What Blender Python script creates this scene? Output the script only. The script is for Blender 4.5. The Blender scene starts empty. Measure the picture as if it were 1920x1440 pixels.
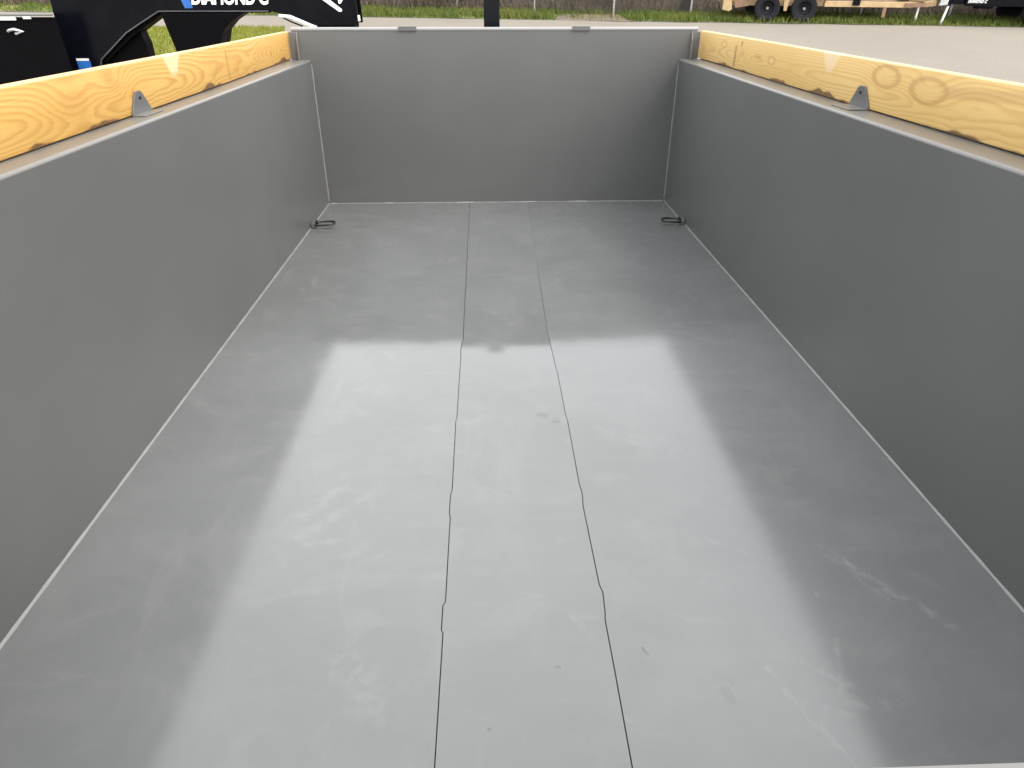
import bpy, bmesh, math, random
import numpy as np
from mathutils import Vector, Matrix
random.seed(7)
rng = np.random.default_rng(11)
sc = bpy.context.scene
COL = sc.collection
rad = math.radians

# ------------------------------------------------------------------ camera
cam_d = bpy.data.cameras.new('camera')
cam = bpy.data.objects.new('camera', cam_d)
COL.objects.link(cam)
cam_d.sensor_width = 36.0
cam_d.lens = 36.0 * 1291.0 / 1920.0
cam_d.clip_start = 0.02
cam_d.clip_end = 4000
cr, cu, cf = (0.99938, -0.03509, 0.00236), (0.01707, 0.54268, 0.83977), (0.03075, 0.83921, -0.54294)
mw = Matrix(((cr[0], cu[0], -cf[0], -0.0635), (cr[1], cu[1], -cf[1], -4.2106),
             (cr[2], cu[2], -cf[2], 2.1231), (0, 0, 0, 1)))
cam.matrix_world = mw
sc.camera = cam

# ------------------------------------------------------------------ sky and sun: bright veiled daylight
SUN_EL, SUN_AZ = rad(46), rad(122)          # azimuth measured clockwise from +y (the way the camera looks)
world = bpy.data.worlds.new('World')
sc.world = world
world.use_nodes = True
wn, wl = world.node_tree.nodes, world.node_tree.links
wn.clear()
w_out = wn.new('ShaderNodeOutputWorld')
w_bg = wn.new('ShaderNodeBackground')
w_bg.inputs['Strength'].default_value = 0.112
w_sky = wn.new('ShaderNodeTexSky')
w_sky.sky_type = 'NISHITA'
w_sky.sun_disc = False
w_sky.sun_elevation = SUN_EL
w_sky.sun_rotation = SUN_AZ
w_sky.dust_density = 4.0
w_sky.air_density = 1.2
w_hsv = wn.new('ShaderNodeHueSaturation')
w_hsv.inputs['Saturation'].default_value = 0.45
wl.new(w_sky.outputs[0], w_hsv.inputs['Color'])
w_tc = wn.new('ShaderNodeTexCoord')
w_no = wn.new('ShaderNodeTexNoise')
w_no.inputs['Scale'].default_value = 2.2
w_no.inputs['Detail'].default_value = 5
wl.new(w_tc.outputs['Generated'], w_no.inputs['Vector'])
w_cr = wn.new('ShaderNodeMapRange')                 # how thick the cloud veil is
w_cr.inputs['From Min'].default_value = 0.3
w_cr.inputs['From Max'].default_value = 0.75
w_cr.inputs['To Min'].default_value = 0.55
w_cr.inputs['To Max'].default_value = 0.85
wl.new(w_no.outputs[0], w_cr.inputs['Value'])
w_mx = wn.new('ShaderNodeMix')
w_mx.data_type = 'RGBA'
w_mx.inputs['B'].default_value = (9.66, 9.7, 9.72, 1)  # cloud
wl.new(w_cr.outputs[0], w_mx.inputs['Factor'])
wl.new(w_hsv.outputs[0], w_mx.inputs['A'])
wl.new(w_mx.outputs['Result'], w_bg.inputs['Color'])
wl.new(w_bg.outputs[0], w_out.inputs[0])

sun_d = bpy.data.lights.new('sun', 'SUN')
sun = bpy.data.objects.new('sun', sun_d)
COL.objects.link(sun)
sun_d.energy = 0.85
sun_d.angle = rad(40)
sun_d.color = (1.0, 0.95, 0.86)
sdir = Vector((math.sin(SUN_AZ) * math.cos(SUN_EL), math.cos(SUN_AZ) * math.cos(SUN_EL), math.sin(SUN_EL)))
sun.rotation_euler = sdir.to_track_quat('Z', 'Y').to_euler()
sun.location = sdir * 30

vs = sc.view_settings
sc.display_settings.display_device = 'sRGB'
vs.view_transform = 'Standard'
vs.look = 'None'
vs.gamma = 1
vs.use_curve_mapping = False
vs.exposure = 1.57
sc.cycles.use_denoising = True
sc.cycles.max_bounces = 8
sc.cycles.diffuse_bounces = 5
sc.cycles.glossy_bounces = 4

# ------------------------------------------------------------------ node helpers
class NT:
    """small expression builder over a material's nodes"""
    def __init__(self, name):
        self.m = bpy.data.materials.new(name)
        self.m.use_nodes = True
        self.t = self.m.node_tree
        self.n, self.l = self.t.nodes, self.t.links
        self.n.clear()
        self.out = self.n.new('ShaderNodeOutputMaterial')
        self.p = self.n.new('ShaderNodeBsdfPrincipled')
        self.l.new(self.p.outputs[0], self.out.inputs[0])
        self._co = None
    def put(self, sock, v):
        if isinstance(v, V): self.l.new(v.s, sock)
        elif v is not None: sock.default_value = v
    def co(self):
        if self._co is None:
            tc = self.n.new('ShaderNodeTexCoord')
            self._co = V(self, tc.outputs['Object'])
        return self._co
    def xyz(self):
        s = self.n.new('ShaderNodeSeparateXYZ')
        self.put(s.inputs[0], self.co())
        return [V(self, o) for o in s.outputs]
    def vec(self, x, y, z):
        c = self.n.new('ShaderNodeCombineXYZ')
        for i, v in enumerate((x, y, z)): self.put(c.inputs[i], v)
        return V(self, c.outputs[0])
    def scaled(self, s):
        mp = self.n.new('ShaderNodeMapping')
        self.put(mp.inputs['Vector'], self.co())
        mp.inputs['Scale'].default_value = s
        return V(self, mp.outputs[0])
    def noise(self, vec, scale=1, detail=3, rough=0.5, dist=0.0):
        x = self.n.new('ShaderNodeTexNoise')
        self.put(x.inputs['Vector'], vec)
        x.inputs['Scale'].default_value = scale
        x.inputs['Detail'].default_value = detail
        x.inputs['Roughness'].default_value = rough
        x.inputs['Distortion'].default_value = dist
        return V(self, x.outputs[0])
    def math(self, op, a, b=None, clamp=False):
        x = self.n.new('ShaderNodeMath')
        x.operation = op
        x.use_clamp = clamp
        self.put(x.inputs[0], a)
        if b is not None: self.put(x.inputs[1], b)
        return V(self, x.outputs[0])
    def ramp(self, v, a, b, lo=0.0, hi=1.0, smooth=True):
        x = self.n.new('ShaderNodeMapRange')
        x.interpolation_type = 'SMOOTHSTEP' if smooth else 'LINEAR'
        self.put(x.inputs['Value'], v)
        for k, q in (('From Min', a), ('From Max', b), ('To Min', lo), ('To Max', hi)): x.inputs[k].default_value = q
        return V(self, x.outputs[0])
    def mix(self, f, a, b, mode='MIX'):
        x = self.n.new('ShaderNodeMix')
        x.data_type = 'RGBA'
        x.blend_type = mode
        self.put(x.inputs['Factor'], f)
        for k, q in (('A', a), ('B', b)):
            if isinstance(q, (tuple, list)): q = tuple(q) + ((1,) if len(q) == 3 else ())
            self.put(x.inputs[k], q)
        return V(self, x.outputs['Result'])
    def bump(self, h, strength=0.2, dist=0.01):
        x = self.n.new('ShaderNodeBump')
        x.inputs['Strength'].default_value = strength
        x.inputs['Distance'].default_value = dist
        self.put(x.inputs['Height'], h)
        self.l.new(x.outputs[0], self.p.inputs['Normal'])
    def set(self, col=None, rough=None, metal=None, spec=None):
        for k, q in (('Base Color', col), ('Roughness', rough), ('Metallic', metal), ('Specular IOR Level', spec)):
            if q is None: continue
            if isinstance(q, (tuple, list)): q = tuple(q) + ((1,) if len(q) == 3 else ())
            self.put(self.p.inputs[k], q)
        return self.m
class V:
    def __init__(self, nt, s): self.nt, self.s = nt, s
    def __add__(self, o): return self.nt.math('ADD', self, o)
    def __radd__(self, o): return self.nt.math('ADD', self, o)
    def __sub__(self, o): return self.nt.math('SUBTRACT', self, o)
    def __rsub__(self, o): return self.nt.math('SUBTRACT', o, self)
    def __mul__(self, o): return self.nt.math('MULTIPLY', self, o)
    def __rmul__(self, o): return self.nt.math('MULTIPLY', self, o)
    def __truediv__(self, o): return self.nt.math('DIVIDE', self, o)

def simple(name, col, rough=0.5, metal=0.0, var=0.12, scale=8, spec=0.5):
    nt = NT(name)
    n = nt.noise(nt.co(), scale, 4)
    c = nt.mix(nt.ramp(n, 0.3, 0.7), [q * (1 - var) for q in col], [min(1, q * (1 + var)) for q in col])
    return nt.set(c, nt.ramp(n, 0.3, 0.7, rough * 0.85, min(1, rough * 1.15)), metal, spec)

# ------------------------------------------------------------------ materials of the trailer bed
GREY = (0.100, 0.1015, 0.101)
def wall_paint():
    nt = NT('grey_wall_paint')
    n1 = nt.noise(nt.co(), 1.3, 3)
    n2 = nt.noise(nt.co(), 55, 3)
    c = nt.mix(nt.ramp(n1, 0.3, 0.7), [q * 0.95 for q in GREY], [q * 1.06 for q in GREY])
    x, y, z = nt.xyz()
    smear = nt.noise(nt.vec(x * 2.2 + 5, y * 1.6, z * 13 + x * .8), 1.0, 5, 0.62, 0.5)       # wiped-down dust lying in faint level bands
    dust = nt.noise(nt.vec(x * 5, y * 4.5, z * 3.5), 1.0, 6, 0.65, 0.4)
    low = nt.ramp(z, 0.0, 0.30, 1.0, 0.25)
    c = nt.mix(nt.ramp(smear, 0.5, 0.72) * low * 0.16, c, (0.15, 0.15, 0.148))
    c = nt.mix(nt.ramp(dust, 0.56, 0.72) * 0.10, c, (0.15, 0.15, 0.148))
    nt.set(c, nt.ramp(dust, 0.3, 0.7, 0.278, 0.31))
    return nt.m
def rail_paint():
    nt = NT('grey_rail_paint')
    n2 = nt.noise(nt.co(), 30, 3)
    return nt.set([GREY[0] * 1.42, GREY[1] * 1.34, GREY[2] * 1.26], nt.ramp(n2, 0.3, 0.7, 0.30, 0.33))

SCRATCH = [  # scuffs and scrape lines on the floor: x0, y0, x1, y1, half width, strength (metres, bed coordinates)
    (0.72, -3.12, 0.86, -3.34, 0.010, 0.85), (0.69, -3.10, 0.80, -3.30, 0.008, 0.5),
    (0.46, -3.42, 0.50, -3.56, 0.006, 0.6), (0.47, -3.48, 0.53, -3.63, 0.004, 0.7),
    (0.53, -3.40, 0.60, -3.48, 0.005, 0.6), (0.58, -3.50, 0.66, -3.51, 0.012, 0.5),
    (0.50, -3.50, 0.57, -3.53, 0.009, 0.55), (0.62, -3.36, 0.57, -3.49, 0.006, 0.5),
    (0.40, -3.20, 0.46, -3.23, 0.010, 0.35), (0.44, -3.06, 0.52, -3.12, 0.004, 0.4),
    (-0.52, -3.02, -0.36, -2.86, 0.016, 0.5), (-0.56, -2.98, -0.46, -2.84, 0.02, 0.5),
    (-0.50, -3.05, -0.42, -3.04, 0.010, 0.45), (-0.48, -3.20, -0.40, -3.19, 0.010, 0.3),
    (-0.36, -3.36, -0.30, -3.46, 0.03, 0.35), (-0.33, -3.42, -0.28, -3.50, 0.022, 0.4),
    (0.28, -2.62, 0.42, -2.66, 0.03, 0.35), (0.40, -2.72, 0.50, -2.70, 0.02, 0.3),
    (-0.86, -1.30, -0.84, -1.38, 0.014, 0.6), (-0.885, -1.42, -0.87, -1.46, 0.010, 0.5),
    (0.83, -1.20, 0.86, -1.22, 0.014, 0.6), (-0.80, -0.72, -0.79, -0.74, 0.02, 0.5),
    (0.62, -3.245, 0.62, -3.25, 0.005, 0.8), (0.10, -3.28, 0.13, -3.36, 0.006, 0.3),
    (-0.93, -0.98, -0.90, -1.0, 0.014, 0.4), (0.70, -0.62, 0.84, -0.70, 0.02, 0.35)]
DARK = [     # darker rub marks
    (0.085, -2.50, 0.10, -2.505, 0.011, 0.55), (0.135, -2.535, 0.14, -2.54, 0.008, 0.5),
    (0.355, -3.47, 0.36, -3.495, 0.008, 0.22), (0.37, -3.45, 0.375, -3.455, 0.005, 0.2),
    (0.225, -3.37, 0.235, -3.385, 0.0025, 0.6), (0.055, -3.405, 0.065, -3.405, 0.0025, 0.5),
    (-0.075, -3.53, -0.074, -3.53, 0.003, 0.6), ]
def floor_paint(label, seed, rlo, rhi):
    nt = NT('grey_floor_paint_' + label)
    x, y, z = nt.xyz()
    o = nt.vec(x + seed, y, z)
    cloud = nt.noise(o, 2.3, 5, 0.62, 0.6)
    streak = nt.noise(nt.vec(x * 9.0 + seed, y * 2.2 + x * 3.0, 0.0), 1.0, 5, 0.65, 0.8)
    wipe = nt.noise(nt.vec(x * 2.5 + y * 2.0 + seed, y * 16.0, 0.0), 1.0, 3, 0.55, 0.5)
    speck = nt.noise(o, 160, 2, 0.5)
    base = [0.127, 0.132, 0.132]
    c = nt.mix(nt.ramp(cloud, 0.32, 0.68), [q * 0.93 for q in base], [q * 1.05 for q in base])
    c = nt.mix(nt.ramp(streak, 0.55, 0.8) * 0.3, c, (0.18, 0.18, 0.18))
    c = nt.mix(nt.ramp(wipe, 0.6, 0.8) * 0.2, c, (0.18, 0.18, 0.177))
    bl1 = nt.noise(nt.vec(x * 3.4 + y * 0.6 + seed, y * 5.2, 0.0), 1.0, 7, 0.62, 1.1)
    bl2 = nt.noise(nt.vec(x * 7.0 - y * 2.0 + seed * 2, y * 8.5 + x * 2.0, 3.0), 1.0, 6, 0.6, 0.7)
    c = nt.mix(nt.ramp(bl1, 0.50, 0.64) * 0.09, c, (0.205, 0.205, 0.203))
    c = nt.mix(nt.ramp(bl2, 0.55, 0.70) * 0.13, c, (0.22, 0.22, 0.218))
    c = nt.mix(nt.ramp(bl2, 0.28, 0.42, 1.0, 0.0) * 0.10, c, (0.095, 0.097, 0.096))
    def marks(lst):
        tot = None
        wob = (streak - 0.5) * 0.05 + (bl2 - 0.5) * 0.05
        for (x0, y0, x1, y1, w, s) in lst:
            dx, dy = x1 - x0, y1 - y0
            L2 = dx * dx + dy * dy + 1e-9
            px, py = x - x0 + wob, y - y0 + wob * 0.7
            h = nt.math('ADD', px * (dx / L2), py * (dy / L2), clamp=True)
            ex, ey = px - h * dx, py - h * dy
            d = nt.math('SQRT', ex * ex + ey * ey)
            m = nt.ramp(d, 0.0, w * 1.9, s, 0.0)
            tot = m if tot is None else nt.math('MAXIMUM', tot, m)
        return tot
    xr = {'left': (-2, -0.166), 'middle': (-0.166, 0.166), 'right': (0.166, 2)}[label]
    inside = lambda L: [q for q in L if xr[0] < q[0] < xr[1]]
    rough = nt.ramp(cloud, 0.3, 0.72, rlo, rhi) + nt.ramp(bl1, 0.5, 0.62) * 0.015 + nt.ramp(wipe, 0.55, 0.8) * 0.015 + nt.ramp(streak, 0.5, 0.8) * 0.02
    L, D = inside(SCRATCH), inside(DARK)
    brk = nt.ramp(nt.noise(o, 30, 5, 0.65), 0.40, 0.62, 0.05, 1.0)
    if L:
        m = marks(L) * brk
        c = nt.mix(m * 0.42, c, (0.25, 0.255, 0.255))
        rough = rough + m * 0.06
    if D:
        m = marks(D)
        c = nt.mix(m, c, (0.055, 0.055, 0.054))
        rough = rough + m * 0.05
    nt.set(c, rough, None, 0.86)
    # rolled paint: the gloss is softer across the bed than along it
    nt.p.inputs['Anisotropic'].default_value = 0.75
    nt.put(nt.p.inputs['Tangent'], nt.vec(1.0, 0.0, 0.0))
    return nt.m

def pine(name, side, knots, patch_y, ca, cb, late_c, rings, cracks):
    nt = NT(name)
    x, y, z = nt.xyz()
    sl = nt.noise(nt.vec(y * 0.34, side * 3.0, 0.0), 1.0, 1.5, 0.4)
    wob = nt.noise(nt.vec(y * 2.2 + side * 5, z * 9.0, x * 4.0), 1.0, 3, 0.5)
    zz = (z - 0.868) * 1.0 + (wob - 0.5) * 0.026
    a = (sl - 0.5) * 0.75 + (wob - 0.5) * 0.05
    r = nt.math('SQRT', zz * zz + a * a + 0.0004)
    for (ky, kz, sy, sz, amp) in knots:
        dy, dz = (y - ky) / sy, (z - kz) / sz
        d2 = dy * dy + dz * dz
        r = r + nt.math('POWER', 2.718, d2 * -1.0) * amp
    ph = nt.math('FRACT', r * 112.0)
    late = nt.ramp(ph, 0.25, 0.8) * nt.ramp(ph, 0.84, 1.0, 1.0, 0.0)
    fib = nt.noise(nt.vec(x * 60, y * 3.2, z * 210), 1.0, 4, 0.65)
    big = nt.noise(nt.vec(y * 1.6 + side, z * 4, 0.0), 1.0, 2)
    c = nt.mix(nt.ramp(big, 0.3, 0.7), ca, cb)
    c = nt.mix(late * (0.28 + big * 0.55), c, late_c)
    c = nt.mix(nt.ramp(fib, 0.35, 0.75) * 0.32, c, (0.56, 0.37, 0.14))
    c = nt.mix(nt.ramp(fib, 0.25, 0.42, 1.0, 0.0) * 0.3, c, late_c)
    for (ky, kz, sy, sz, amp) in knots:
        dy, dz = (y - ky) / (sy * 0.42), (z - kz) / (sz * 0.42)
        c = nt.mix(nt.ramp(dy * dy + dz * dz, 0.5, 1.6, 0.22, 0.0), c, (0.33, 0.165, 0.05))
    for (ky, kz, sy, sz, tail) in rings:      # oval knots: a brown rim round a paler heart, some with a streak running off
        dy, dz = (y - ky + (wob - 0.5) * 0.05) / sy, (z - kz + (wob - 0.5) * 0.02) / sz
        d = nt.math('SQRT', dy * dy + dz * dz)
        rim = nt.ramp(d, 0.62, 0.95) * nt.ramp(d, 1.0, 1.25, 1.0, 0.0)
        c = nt.mix(nt.ramp(d, 0.4, 0.8, 0.5, 0.0), c, (0.60, 0.42, 0.17))
        c = nt.mix(rim * 0.6, c, (0.36, 0.20, 0.07))
        if tail:
            tz = nt.math('ABSOLUTE', z - kz + (y - ky) * tail + (wob - 0.5) * 0.02)
            t = nt.ramp(tz, 0.008, 0.022, 1.0, 0.0) * nt.ramp(y - ky, -sy * 1.3, -sy * 0.9, 1.0, 0.0) * nt.ramp(y - ky, -0.62, -0.3)
            c = nt.mix(t * 0.5, c, (0.40, 0.225, 0.085))
    for (ky, z0, z1, w, k) in cracks:         # short dark checks across the grain
        t = nt.ramp(nt.math('ABSOLUTE', y - ky + (wob - 0.5) * 0.06), w * 0.4, w, 1.0, 0.0) * nt.ramp(z, z0, z0 + .01) * nt.ramp(z, z1 - .01, z1, 1.0, 0.0)
        c = nt.mix(t * k, c, (0.16, 0.075, 0.03))
    # bark along the lower edge here and there, plus a thin painted gap shadow
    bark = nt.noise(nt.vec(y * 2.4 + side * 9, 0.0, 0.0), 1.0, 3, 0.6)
    wane_shade = nt.math('MAXIMUM', nt.ramp(z - nt.ramp(bark, 0.46, 0.72) * 0.027, 0.804, 0.812, 1.0, 0.0), nt.ramp(z, 0.8075, 0.8105, 1.0, 0.0))
    c = nt.mix(wane_shade * 0.85, c, (0.075, 0.034, 0.015))
    # paler arris on top: skylight on the edge put into the colour
    c = nt.mix(nt.ramp(z, 0.9405, 0.9445) * 0.6, c, (0.50, 0.38, 0.20))
    # a pale, barely coloured spot that tapers down from the top edge
    py = nt.math('ABSOLUTE', y - patch_y + (fib - 0.5) * 0.02)
    pale = nt.ramp(py - (z - 0.885) * 0.75 - 0.022, -0.012, 0.014, 1.0, 0.0) * nt.ramp(z, 0.872, 0.90)
    c = nt.mix(pale * 0.75, c, (0.60, 0.47, 0.29))
    nt.set(c, 0.55, None, 0.3)
    nt.bump(fib * 0.3 + late * 0.2, 0.12, 0.002)
    return nt.m

M = {}
M['wall'] = wall_paint()
M['rail'] = rail_paint()
M['floor_left'] = floor_paint('left', 0.0, 0.09, 0.12)
M['floor_middle'] = floor_paint('middle', 3.7, 0.075, 0.105)
M['floor_right'] = floor_paint('right', 8.1, 0.10, 0.14)
M['bead'] = simple('grey_weld_paint', (0.185, 0.185, 0.182), 0.32, scale=20, var=.06)
M['lip'] = simple('grey_lip_shine', (0.26, 0.26, 0.257), 0.3, scale=3, var=.03)  # lightened above the wall grey; sky shine on the lip is in the colour
M['gap'] = simple('dark_gap', (0.10, 0.10, 0.10), 0.9)
M['black'] = simple('black_steel_paint', (0.0028, 0.0032, 0.0055), 0.2, scale=5, spec=0.14)
M['black_dull'] = simple('black_dull_steel', (0.0022, 0.0022, 0.003), 0.6, scale=5, spec=0.05)
M['edge'] = simple('grey_edge_highlight', (0.05, 0.05, 0.054), 0.35)  # black steel edges greyed, their highlight painted into the colour
M['steel'] = simple('bare_dark_steel', (0.035, 0.035, 0.036), 0.4, 0.8)
M['tyre'] = simple('tyre_rubber', (0.010, 0.011, 0.014), 0.75, spec=0.25)
M['rim'] = simple('dark_rim_paint', (0.006, 0.0065, 0.009), 0.5, spec=0.2)
M['hub'] = simple('grey_hub_metal', (0.22, 0.23, 0.25), 0.4, 0.6)
M['zinc'] = simple('galvanised_steel', (0.5, 0.5, 0.5), 0.4, 0.6)
M['wire'] = simple('weathered_wire', (0.16, 0.155, 0.145), 0.6, 0.2)
M['white'] = simple('white_paint', (0.78, 0.78, 0.76), 0.4)
M['blue'] = simple('blue_print', (0.02, 0.12, 0.42), 0.4)
M['tan'] = simple('tan_equipment_paint', (0.45, 0.315, 0.165), 0.5)
M['tan_dark'] = simple('brown_steel_parts', (0.22, 0.13, 0.08), 0.6)
M['plank'] = simple('deck_plank_wood', (0.33, 0.24, 0.15), 0.7)
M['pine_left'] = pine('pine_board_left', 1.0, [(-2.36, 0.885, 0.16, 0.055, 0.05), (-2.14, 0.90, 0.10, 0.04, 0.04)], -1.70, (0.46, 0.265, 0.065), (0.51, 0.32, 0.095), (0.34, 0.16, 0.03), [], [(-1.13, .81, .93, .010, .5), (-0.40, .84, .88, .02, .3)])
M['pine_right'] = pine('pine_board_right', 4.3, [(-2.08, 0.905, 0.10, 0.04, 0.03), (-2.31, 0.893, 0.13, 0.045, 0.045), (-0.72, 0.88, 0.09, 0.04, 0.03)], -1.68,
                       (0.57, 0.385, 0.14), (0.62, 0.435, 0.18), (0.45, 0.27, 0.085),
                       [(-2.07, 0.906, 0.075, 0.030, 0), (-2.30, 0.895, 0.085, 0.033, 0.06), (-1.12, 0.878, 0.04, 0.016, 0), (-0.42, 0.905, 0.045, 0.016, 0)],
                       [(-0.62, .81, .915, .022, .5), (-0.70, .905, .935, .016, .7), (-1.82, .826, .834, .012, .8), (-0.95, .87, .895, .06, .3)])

# ------------------------------------------------------------------ mesh helpers
def link(name, me, mat, parent=None):
    o = bpy.data.objects.new(name, me)
    COL.objects.link(o)
    if mat is not None and not me.materials: me.materials.append(mat)
    if parent is not None: o.parent = parent
    return o
def obj(name, bm, mat, parent=None, smooth=False):
    bmesh.ops.recalc_face_normals(bm, faces=bm.faces)
    me = bpy.data.meshes.new(name)
    bm.to_mesh(me)
    bm.free()
    if smooth:
        me.polygons.foreach_set('use_smooth', [True] * len(me.polygons))
        if hasattr(me, 'set_sharp_from_angle'): me.set_sharp_from_angle(angle=rad(38))
    return link(name, me, mat, parent)
def thing(name, label, cat, loc=(0, 0, 0), rz=0.0, group=None):
    o = bpy.data.objects.new(name, None)
    COL.objects.link(o)
    o.empty_display_size = 0.1
    o.location = loc
    o.rotation_euler = (0, 0, rz)
    o['label'] = label
    o['category'] = cat
    if group: o['group'] = group
    return o
def tag(o, label, cat, group=None):
    o['label'] = label
    o['category'] = cat
    if group: o['group'] = group
    return o
def struct(o, kind='structure'):
    o['kind'] = kind
    return o
def add_box(bm, x0, x1, y0, y1, z0, z1, mtx=None):
    v = [bm.verts.new(p) for p in ((x0, y0, z0), (x1, y0, z0), (x1, y1, z0), (x0, y1, z0),
                                   (x0, y0, z1), (x1, y0, z1), (x1, y1, z1), (x0, y1, z1))]
    for f in ((0, 3, 2, 1), (4, 5, 6, 7), (0, 1, 5, 4), (1, 2, 6, 5), (2, 3, 7, 6), (3, 0, 4, 7)):
        bm.faces.new([v[i] for i in f])
    if mtx is not None: bmesh.ops.transform(bm, matrix=mtx, verts=v)
    return v
def box(x0, x1, y0, y1, z0, z1, bev=0.0, seg=2):
    bm = bmesh.new()
    add_box(bm, x0, x1, y0, y1, z0, z1)
    if bev: bmesh.ops.bevel(bm, geom=list(bm.edges), offset=bev, segments=seg, affect='EDGES', profile=0.5)
    return bm
def add_tube(bm, a, b, r, n=10, r2=None):
    a, b = Vector(a), Vector(b)
    d = b - a
    mt = Matrix.Translation((a + b) / 2) @ d.to_track_quat('Z', 'Y').to_matrix().to_4x4()
    bmesh.ops.create_cone(bm, cap_ends=True, segments=n, radius1=r, radius2=r if r2 is None else r2, depth=d.length, matrix=mt)
def tube(a, b, r, n=10, r2=None):
    bm = bmesh.new()
    add_tube(bm, a, b, r, n, r2)
    return bm
def prism(pts, axis, lo, hi, bev=0.0):
    """outline in the two other axes (x,z for axis 'y'; y,z for 'x'; x,y for 'z'), with real thickness lo..hi"""
    def P(u, v, w):
        return {'y': (u, w, v), 'x': (w, u, v), 'z': (u, v, w)}[axis]
    bm = bmesh.new()
    a = [bm.verts.new(P(u, v, lo)) for u, v in pts]
    b = [bm.verts.new(P(u, v, hi)) for u, v in pts]
    bm.faces.new(a)
    bm.faces.new(b[::-1])
    n = len(pts)
    for i in range(n): bm.faces.new((a[i], b[i], b[(i + 1) % n], a[(i + 1) % n]))
    bmesh.ops.recalc_face_normals(bm, faces=bm.faces)
    if bev: bmesh.ops.bevel(bm, geom=list(bm.edges), offset=bev, segments=2, affect='EDGES', profile=0.5)
    return bm
def path_tube(pts, r, n=8, closed=False):
    bm = bmesh.new()
    pts = [Vector(p) for p in pts]
    N = len(pts)
    rings = []
    up = Vector((0, 0, 1))
    for i, p in enumerate(pts):
        t = (pts[(i + 1) % N] - pts[i - 1]) if closed or 0 < i < N - 1 else (pts[1] - pts[0] if i == 0 else pts[-1] - pts[-2])
        t.normalize()
        s = t.cross(up)
        if s.length < 1e-3: s = t.cross(Vector((1, 0, 0)))
        s.normalize()
        w = s.cross(t)
        rings.append([bm.verts.new(p + (s * math.cos(k * 2 * math.pi / n) + w * math.sin(k * 2 * math.pi / n)) * r) for k in range(n)])
    for i in range(N if closed else N - 1):
        A, B = rings[i], rings[(i + 1) % N]
        for k in range(n): bm.faces.new((A[k], A[(k + 1) % n], B[(k + 1) % n], B[k]))
    if not closed:
        bm.faces.new(rings[0][::-1])
        bm.faces.new(rings[-1])
    return bm
def raw(name, verts, faces, mat, parent=None):
    me = bpy.data.meshes.new(name)
    me.from_pydata([tuple(map(float, v)) for v in verts], [], faces)
    return link(name, me, mat, parent)
def tyre_bm(r, w, rim):
    """tyre lathed about y, with a tread of blocks"""
    bm = bmesh.new()
    prof = [(rim, -w * .38), (rim + (r - rim) * .45, -w * .5), (r * .965, -w * .46), (r, -w * .36), (r, w * .36), (r * .965, w * .46),
            (rim + (r - rim) * .45, w * .5), (rim, w * .38)]
    n = 40
    R = [[bm.verts.new((q * (1 - (0.018 if (i % 2 and q > r * .98) else 0)) * math.cos(i * 2 * math.pi / n), y,
                        q * (1 - (0.018 if (i % 2 and q > r * .98) else 0)) * math.sin(i * 2 * math.pi / n))) for q, y in prof] for i in range(n)]
    for i in range(n):
        for k in range(len(prof) - 1):
            bm.faces.new((R[i][k], R[(i + 1) % n][k], R[(i + 1) % n][k + 1], R[i][k + 1]))
        bm.faces.new((R[i][-1], R[(i + 1) % n][-1], R[(i + 1) % n][0], R[i][0]))
    return bm
def rim_bm(rim, w):
    bm = bmesh.new()
    n = 24
    prof = [(0.0, -w * .10), (rim * .30, -w * .12), (rim * .34, -w * .06), (rim * .80, -w * .16), (rim * .90, -w * .36), (rim * 1.01, -w * .40),
            (rim * 1.01, w * .40), (0.0, w * .40)]
    for k in range(len(prof) - 1):
        for i in range(n):
            a0, a1 = i * 2 * math.pi / n, (i + 1) * 2 * math.pi / n
            q = [(prof[k][0] * math.cos(a0), prof[k][1], prof[k][0] * math.sin(a0)), (prof[k][0] * math.cos(a1), prof[k][1], prof[k][0] * math.sin(a1)),
                 (prof[k + 1][0] * math.cos(a1), prof[k + 1][1], prof[k + 1][0] * math.sin(a1)), (prof[k + 1][0] * math.cos(a0), prof[k + 1][1], prof[k + 1][0] * math.sin(a0))]
            bm.faces.new([bm.verts.new(p) for p in q])
    bmesh.ops.remove_doubles(bm, verts=bm.verts, dist=1e-5)
    for i in range(6):      # spoke windows read as raised nuts round the hub
        a = i * math.pi / 3
        add_tube(bm, (rim * .5 * math.cos(a), -w * .22, rim * .5 * math.sin(a)), (rim * .5 * math.cos(a), -w * .10, rim * .5 * math.sin(a)), rim * .07, 6)
    return bm
def wheel(parent, x, y, z, r, w, flip=1):
    t = obj('wheel', tyre_bm(r, w, r * .55), M['tyre'], parent, True)
    t.location = (x, y, z)
    if flip < 0: t.rotation_euler = (0, 0, math.pi)
    obj('rim', rim_bm(r * .55, w), M['rim'], t, True)
    obj('hub', tube((0, -w * .30, 0), (0, -w * .05, 0), r * .11, 12), M['hub'], t, True)
    return t

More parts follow.
